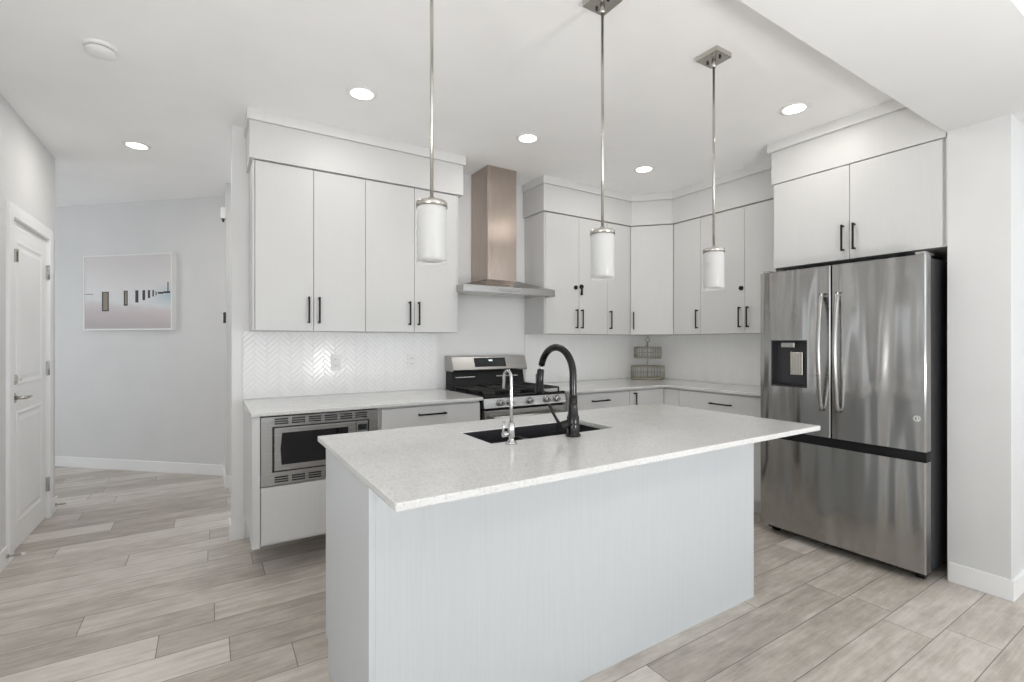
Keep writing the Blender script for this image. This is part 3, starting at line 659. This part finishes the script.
# black faucet
fx, fy = 1.234, 1.500
t = thing('kitchen_faucet', 'tall black gooseneck pull-down faucet standing behind the sink on the island', 'faucet', (fx, fy, CZ))
bm = BM(); lathe(bm, [(0, 0), (.031, 0), (.031, .006), (.026, .012), (.0245, .05), (.025, .075), (.021, .085), (.018, .12), (.0165, .165), (0, .165)], (fx, fy, CZ), 32); obj('body', bm, 'bmet', t)
R_ = .110; zt = 1.268 - R_; pts = [(fx, fy, CZ + .15), (fx, fy, 1.08), (fx, fy, zt)] + [(fx, fy + R_ - R_ * math.cos(a), zt + R_ * math.sin(a)) for a in [math.pi * k / 22 for k in range(1, 23)]]
q = pts[-1]; pts += [(fx, q[1] + .002, 1.198)] if q[2] > 1.2 else []
bm = BM(); tube(bm, pts[:-1] + [(fx, fy + 2 * R_ - .002, 1.175)] if False else [p for p in pts if not (p[1] > fy + R_ and p[2] < 1.185)], .0145, 20); obj('spout', bm, 'bmet', t)
ye = fy + 2 * R_
bm = BM(); cyl(bm, (fx, ye - .004, 1.192), (fx, ye + .004, 1.160), .008); obj('swivel_joint', bm, 'chrome', t, label='chrome joint between the spout and the spray head')
bm = BM(); lathe(bm, [(0, .105), (.013, .105), (.0155, .10), (.0165, .05), (.0195, .006), (.0195, 0), (0, 0)], (0, 0, 0), 24)
bmesh.ops.rotate(bm, verts=bm.verts, cent=(0, 0, .10), matrix=Matrix.Rotation(.12, 3, 'X')); bmesh.ops.translate(bm, verts=bm.verts, vec=(fx, ye + .003, 1.066)); sh = obj('spray_head', bm, 'bmet', t)
bm = BM(); bx(bm, fx - .008, fx + .008, ye + .018, ye + .032, 1.085, 1.15, .004); obj('spray_button', bm, 'plast', sh)
bm = BM(); cyl(bm, (fx - .012, fy, .970), (fx - .070, fy, .958), .015, .017); tube(bm, [(fx - .064, fy, .962), (fx - .078, fy + .004, .985), (fx - .094, fy + .010, 1.015), (fx - .108, fy + .014, 1.045)], [.009, .006, .0055, .0065], 12); obj('lever', bm, 'black', t)
# chrome filter tap
gx, gy = .947, 1.508
t = thing('filter_tap', 'slim chrome gooseneck filter tap beside the black faucet on the island', 'tap', (gx, gy, CZ))
bm = BM(); lathe(bm, [(0, 0), (.023, 0), (.020, .006), (.011, .014), (.0105, .022), (.013, .026), (.013, .074), (.009, .08), (0, .08)], (gx, gy, CZ), 24); obj('body', bm, 'chrome', t)
r2 = .026; zt = 1.182 - r2; bm = BM()
tube(bm, [(gx, gy, CZ + .075), (gx, gy, 1.05), (gx, gy, zt)] + [(gx, gy + r2 - r2 * math.cos(a), zt + r2 * math.sin(a)) for a in [math.pi * k / 14 for k in range(1, 15)]] + [(gx, gy + 2 * r2 + .002, 1.112)], .0058, 14); obj('spout', bm, 'chrome', t)
bm = BM(); cyl(bm, (gx - .010, gy, .952), (gx - .036, gy, .952), .009, .011); tube(bm, [(gx - .034, gy, .955), (gx - .034, gy, .975), (gx - .033, gy, 1.0)], [.005, .0045, .0055], 10); obj('lever', bm, 'chrome', t)

# ---------------------------------------------------------------- refrigerator
FX, FA, FB = 3.20, .985, 1.888
ref = thing('refrigerator', 'stainless french-door refrigerator with bottom freezer and ice dispenser against the right wall', 'refrigerator', (3.55, 1.43, 0))
obj('body', B(FX + .075, XW - .06, FA + .006, FB - .006, .05, 1.745, r=.004), 'fside', ref)
def fdoor(y0, y1, z0, z1, m='steel', hole=None):
    """door slab with a gently bowed front and rounded edges"""
    bm = BM(); n = 14
    ys = sorted(set([round(y0 + (y1 - y0) * k / n, 5) for k in range(n + 1)] + [round(y0 + .006, 5), round(y1 - .006, 5)] + (list(hole[:2]) if hole else [])))
    zs = [z0, z1] if not hole else [z0, hole[2], hole[3], z1]
    ym, hw = (FA + FB) / 2, (FB - FA) / 2
    skip = [(i, 1) for i in range(len(ys) - 1) if hole and hole[0] - 1e-6 <= ys[i] < hole[1] - 1e-6]
    grid_slab(bm, ys, zs, 0, 1, skip)
    for v in bm.verts:
        a_, b_, k = v.co
        t_ = abs(a_ - ym) / hw; X = FX + .004 * t_ ** 2.2 + (.004 if min(a_ - y0, y1 - a_) < 1e-4 else 0) if k < .5 else FX + .072
        v.co = Vector((X, a_, b_))
    bmesh.ops.recalc_face_normals(bm, faces=bm.faces)
    for f in bm.faces: f.smooth = True
    for e in bm.edges:
        if len(e.link_faces) == 2 and e.calc_face_angle(0) > .5: e.smooth = False
    return bm
YM = 1.443; Z1, ZG0, ZG1 = 1.757, .662, .706
HO = (1.580, 1.810, .998, 1.302)
dl = obj('door', fdoor(YM + .003, FB, ZG1, Z1, hole=HO), 'steel', ref, label='left door with the water and ice dispenser')
dR = obj('door', fdoor(FA, YM - .003, ZG1, Z1), 'steel', ref)
fz = obj('freezer_drawer', fdoor(FA, FB, .058, ZG0 - .012), 'steel', ref)
bm = BM(); bx(bm, FX + .030, FX + .070, FA + .004, FB - .004, ZG0 - .012, ZG1, .002); obj('drawer_pull_recess', bm, 'black', ref, label='black recess between doors and freezer drawer')
# dispenser
dsx = FX + .058
bm = BM(); a0, a1, b0, b1 = HO
for q in ((FX + .004, dsx, a0, a0 + .006, b0, b1), (FX + .004, dsx, a1 - .006, a1, b0, b1), (FX + .004, dsx, a0, a1, b0, b0 + .008), (FX + .004, dsx, a0, a1, b1 - .006, b1)): bx(bm, *q)
bx(bm, dsx, dsx + .006, a0, a1, b0, b1, mi=1)
dp = obj('dispenser_recess', bm, ['plast', 'plast'], dl)
obj('dispenser_spout', B(FX + .016, FX + .05, 1.665, 1.755, b1 - .05, b1 - .012, r=.006), 'steel2', dp)
bm = BM(); bx(bm, dsx - .012, dsx - .006, 1.630, 1.71, 1.075, 1.225, .003)
for k in range(4): bx(bm, dsx - .015, dsx - .012, 1.641 + k * .018, 1.645 + k * .018, 1.08, 1.22)
obj('dispenser_paddle', bm, 'nickel', dp); obj('drip_tray', B(FX + .012, dsx, a0 + .01, a1 - .01, b0 + .008, b0 + .016, r=.002), 'black', dp)
for nm, y, par in (('handle', YM + .045, dl), ('handle', YM - .045, dR)):
    bm = BM(); n = 22; rings = []
    for k in range(n + 1):
        s_ = k / n; z = .868 + s_ * .722; bow = math.sin(math.pi * s_) ** .7
        cx_ = FX - .012 - .045 * bow; hw = .0135; ht = .011
        rings.append([bm.verts.new((cx_ + ht * math.cos(a), y + hw * math.sin(a), z)) for a in [2 * math.pi * j / 14 for j in range(14)]])
    for a_, b_ in zip(rings, rings[1:]):
        for j in range(14): f = bm.faces.new((a_[j], a_[(j + 1) % 14], b_[(j + 1) % 14], b_[j])); f.smooth = True
    bm.faces.new(rings[0][::-1]); bm.faces.new(rings[-1])
    for z in (.885, 1.573): cyl(bm, (FX - .022, y, z), (FX + .004, y, z), .011, n=14)
    obj(nm, bm, 'steel2', par)
bm = BM(); cyl(bm, (FX + .012, 1.022, .881), (FX + .002, 1.022, .881), .019); lathe(bm, [(.012, 0), (.0135, .0015), (.015, 0)], (0, 0, 0), 20, 1)
for v in bm.verts:
    if abs(v.co.x) < .02 and abs(v.co.y) < .02: v.co = Vector((FX + .001 - v.co.z, 1.022 + v.co.x, .881 + v.co.y))
bx(bm, FX, FX + .0015, 1.019, 1.022, .873, .889, mi=1); bx(bm, FX, FX + .0015, 1.012, 1.022, .873, .876, mi=1)
obj('badge', bm, ['nickel', 'white'], dR, label='small round emblem on the right door')
for y in (FA + .03, FB - .03): obj('hinge_cover', B(FX + .02, FX + .15, y - .022, y + .022, 1.746 if False else 1.758, 1.775, r=.004), 'nickel', ref)
for y in (FA + .05, FB - .06):
    bm = BM(); cyl(bm, (FX + .10, y - .02, .025), (FX + .10, y + .02, .025), .025); bx(bm, FX + .05, FX + .14, y - .03, y + .03, .028, .052, .004); obj('roller_foot', bm, 'black', ref)
obj('base_grille', B(FX + .076, FX + .10, FA + .02, FB - .02, .025, .055), 'black', ref)

# ---------------------------------------------------------------- pendants
def pendant(x, y, lab):
    t = thing('pendant_light', lab, 'pendant light', (x, y, 2.70), 'frosted cylinder pendants over the island')
    bm = BM(); bx(bm, x - .058, x + .058, y - .058, y + .058, 2.675, 2.70, .002)
    obj('ceiling_plate', bm, 'nickel', t)
    for e in (-.034, .034): bm = BM(); cyl(bm, (x, y + e, 2.667), (x, y + e, 2.675), .006, n=12); obj('screw', bm, 'plast', t)
    bm = BM(); cyl(bm, (x, y, 1.755), (x, y, 2.64), .0058, n=14); cyl(bm, (x, y, 2.635), (x, y, 2.676), .010, n=14); cyl(bm, (x, y, 1.745), (x, y, 1.763), .010, n=14); obj('rod', bm, 'nickel', t)
    bm = BM(); lathe(bm, [(0, .010), (.049, .010), (.051, .008), (.051, -.010), (.049, -.010), (.049, 0), (0, 0)], (x, y, 1.737), 40); obj('cap', bm, 'nickel', t)
    bm = BM(); lathe(bm, [(.0485, 1.735), (.0495, 1.73), (.050, 1.58), (.050, 1.545), (.0485, 1.545), (.0485, 1.725), (.0485, 1.735)], (x, y, 0), 40); gl = obj('glass_sleeve', bm, 'glass', t)
    bm = BM(); lathe(bm, [(0, 1.736), (.046, 1.736), (.0472, 1.73), (.0472, 1.562), (.044, 1.556), (.034, 1.556)], (x, y, 0), 40); obj('lamp_shade', bm, 'shade', t, label='frosted white inner shade')
    return t
pn = pendant(.616, 1.47, 'pendant light with frosted cylinder shade, nearest the left cabinets of the three')
dup(pn, (1.364 - .616, 0, 0), 'pendant light with frosted cylinder shade, middle one of the three over the island')
dup(pn, (2.096 - .616, 0, 0), 'pendant light with frosted cylinder shade, nearest the refrigerator of the three')
# ---------------------------------------------------------------- recessed lights
def downlight(x, y, lab):
    t = thing('recessed_light', lab, 'ceiling light', (x, y, ZC), 'round recessed ceiling lights')
    bm = BM(); lathe(bm, [(.062, -.004), (.070, -.0065), (.083, -.002), (.085, 0), (.062, 0)], (x, y, ZC - .0002), 40); obj('trim_ring', bm, 'white', t)
    bm = BM(); lathe(bm, [(0, -.0055), (.0615, -.004), (.0615, 0)], (x, y, ZC - .0002), 40); obj('lens', bm, 'lens', t)
    key = 'down_hall' if y > 4 else 'down_living_added' if y < 0 else 'down_kitchen'
    l = bpy.data.lights.new('downlight_lamp', 'AREA'); l.shape = 'DISK'; l.size = .12; l.energy = {'down_hall': 6.2, 'down_living_added': 8, 'down_kitchen': 2.6}[key]; l.color = (1, .95, .89)
    o = bpy.data.objects.new('downlight_lamp', l); COL.objects.link(o); o.parent = t; o.location = (0, 0, -.012)
    return t
downlight(.735, 2.763, 'lit round recessed light in front of the left wall cabinets')
for x, y, lab in ((1.866, 2.755, 'lit round recessed light in front of the range hood'), (3.0, 2.745, 'lit round recessed light in front of the diagonal corner cabinet'),
                  (2.99, 1.55, 'lit round recessed light in front of the refrigerator cabinet'), (-.436, 4.354, 'lit round recessed light in the hallway ceiling'),
                  (1.2, -1.4, 'added fill light built as a recessed light in the unseen living room ceiling, nearer the left wall'), (4.2, -1.4, 'added fill light built as a recessed light in the unseen living room ceiling, nearer the right wall')):  # both living room downlights are added for extra overhead light
    downlight(x, y, lab)
t = thing('smoke_detector', 'round white smoke detector on the ceiling near the hallway', 'smoke detector', (-.437, 2.99, ZC))
bm = BM(); lathe(bm, [(0, -.045), (.040, -.044), (.058, -.036), (.060, -.020), (.055, -.018)], (-.437, 2.99, ZC), 40); obj('cover', bm, 'white', t)
bm = BM(); lathe(bm, [(.055, -.022), (.055, -.014)], (-.437, 2.99, ZC), 40); obj('vent_gap', bm, 'mark', t)
bm = BM(); lathe(bm, [(0, -.014), (.064, -.014), (.068, -.010), (.068, 0)], (-.437, 2.99, ZC), 40); obj('mounting_base', bm, 'white', t)

# ---------------------------------------------------------------- two-tier wire basket
bxx, bxy = 3.775, 3.405
t = thing('tiered_basket_stand', 'two-tier oval wire basket stand on the worktop in the kitchen corner', 'basket stand', (bxx, bxy, CZ))
rot = Matrix.Translation((bxx, bxy, 0)) @ Matrix.Rotation(-YAW, 4, 'Z')
def oval(a, b, z, n=40): return [(a * math.copysign(abs(math.cos(q)) ** .7, math.cos(q)), b * math.copysign(abs(math.sin(q)) ** .7, math.sin(q)), z) for q in [2 * math.pi * k / n for k in range(n + 1)]]
def tier(a, b, z0, z1):
    bm = BM()
    for z, r in ((z0, .005), (z1, .006), ((z0 + z1) / 2, .002)): tube(bm, oval(a, b, z), r, 8)
    lo, hi = oval(a, b, z0, 30), oval(a, b, z1, 30)
    for p, q in zip(lo[:-1], hi[:-1]): tube(bm, [p, ((p[0] + q[0]) / 2 * 1.03, (p[1] + q[1]) / 2 * 1.03, (z0 + z1) / 2), q], .0025, 6)
    bmesh.ops.transform(bm, matrix=rot, verts=bm.verts); bk = obj('basket', bm, 'wire', t)
    bm = BM(); pts = [(p[0] * .97, p[1] * .97) for p in oval(a, b, 0)[:-1]]; prism(bm, pts, z0 - .002, z0 + .008); bmesh.ops.transform(bm, matrix=rot, verts=bm.verts); obj('tray', bm, 'wood', bk)
tier(.160, .105, .922, 1.045); tier(.130, .085, 1.130, 1.235)
bm = BM(); cyl(bm, (0, 0, .925), (0, 0, 1.290), .006, n=12); tube(bm, [(.020 * math.cos(q), 0, 1.312 + .024 * math.sin(q)) for q in [2 * math.pi * k / 20 for k in range(21)]], .0035, 8)
bmesh.ops.transform(bm, matrix=rot, verts=bm.verts); obj('post', bm, 'wire', t)

# ---------------------------------------------------------------- added fill lamps shaped as floor uplighters, unseen behind the camera
def uplighter(x, y, rx, rz, power, lab):  # added fill lamp on a pole, brightens the room via the ceiling
    t = thing('added_fill_uplighter', lab, 'added fill lamp', (x, y, 0), 'added fill uplighters in the unseen living area')
    bm = BM(); lathe(bm, [(0, 0), (.15, 0), (.15, .012), (.03, .022), (0, .022)], (x, y, 0), 36); obj('base', bm, 'nickel', t)
    bm = BM(); cyl(bm, (x, y, .02), (x, y, .84), .010); obj('pole', bm, 'nickel', t)
    mtx = Matrix.Translation((x, y, .93)) @ Matrix.Rotation(rz, 4, 'Z') @ Matrix.Rotation(rx - math.pi, 4, 'X')
    bm = BM(); lathe(bm, [(0, -.10), (.06, -.095), (.16, -.05), (.22, .012), (.214, .012), (.155, -.042), (.06, -.085), (0, -.088)], (0, 0, 0), 40)
    bmesh.ops.transform(bm, matrix=mtx, verts=bm.verts); obj('lamp_shade', bm, 'nickel', t)
    l = bpy.data.lights.new('added_fill_lamp', 'AREA'); l.shape = 'DISK'; l.size = .40; l.energy = power; l.color = (1, .985, .97)
    o = bpy.data.objects.new('added_fill_lamp', l); COL.objects.link(o); o.parent = t
    o.location = (0, 0, .93); o.rotation_euler = (rx, 0, rz)
uplighter(-.66, .22, math.pi - .25, -.1, 20, 'added ceiling-bounce fill lamp, a nickel bowl uplighter beside the left wall, out of view')
uplighter(1.60, -.75, math.pi - .46, -.05, 29, 'added ceiling-bounce fill lamp, a nickel bowl uplighter in the open living area, out of view')
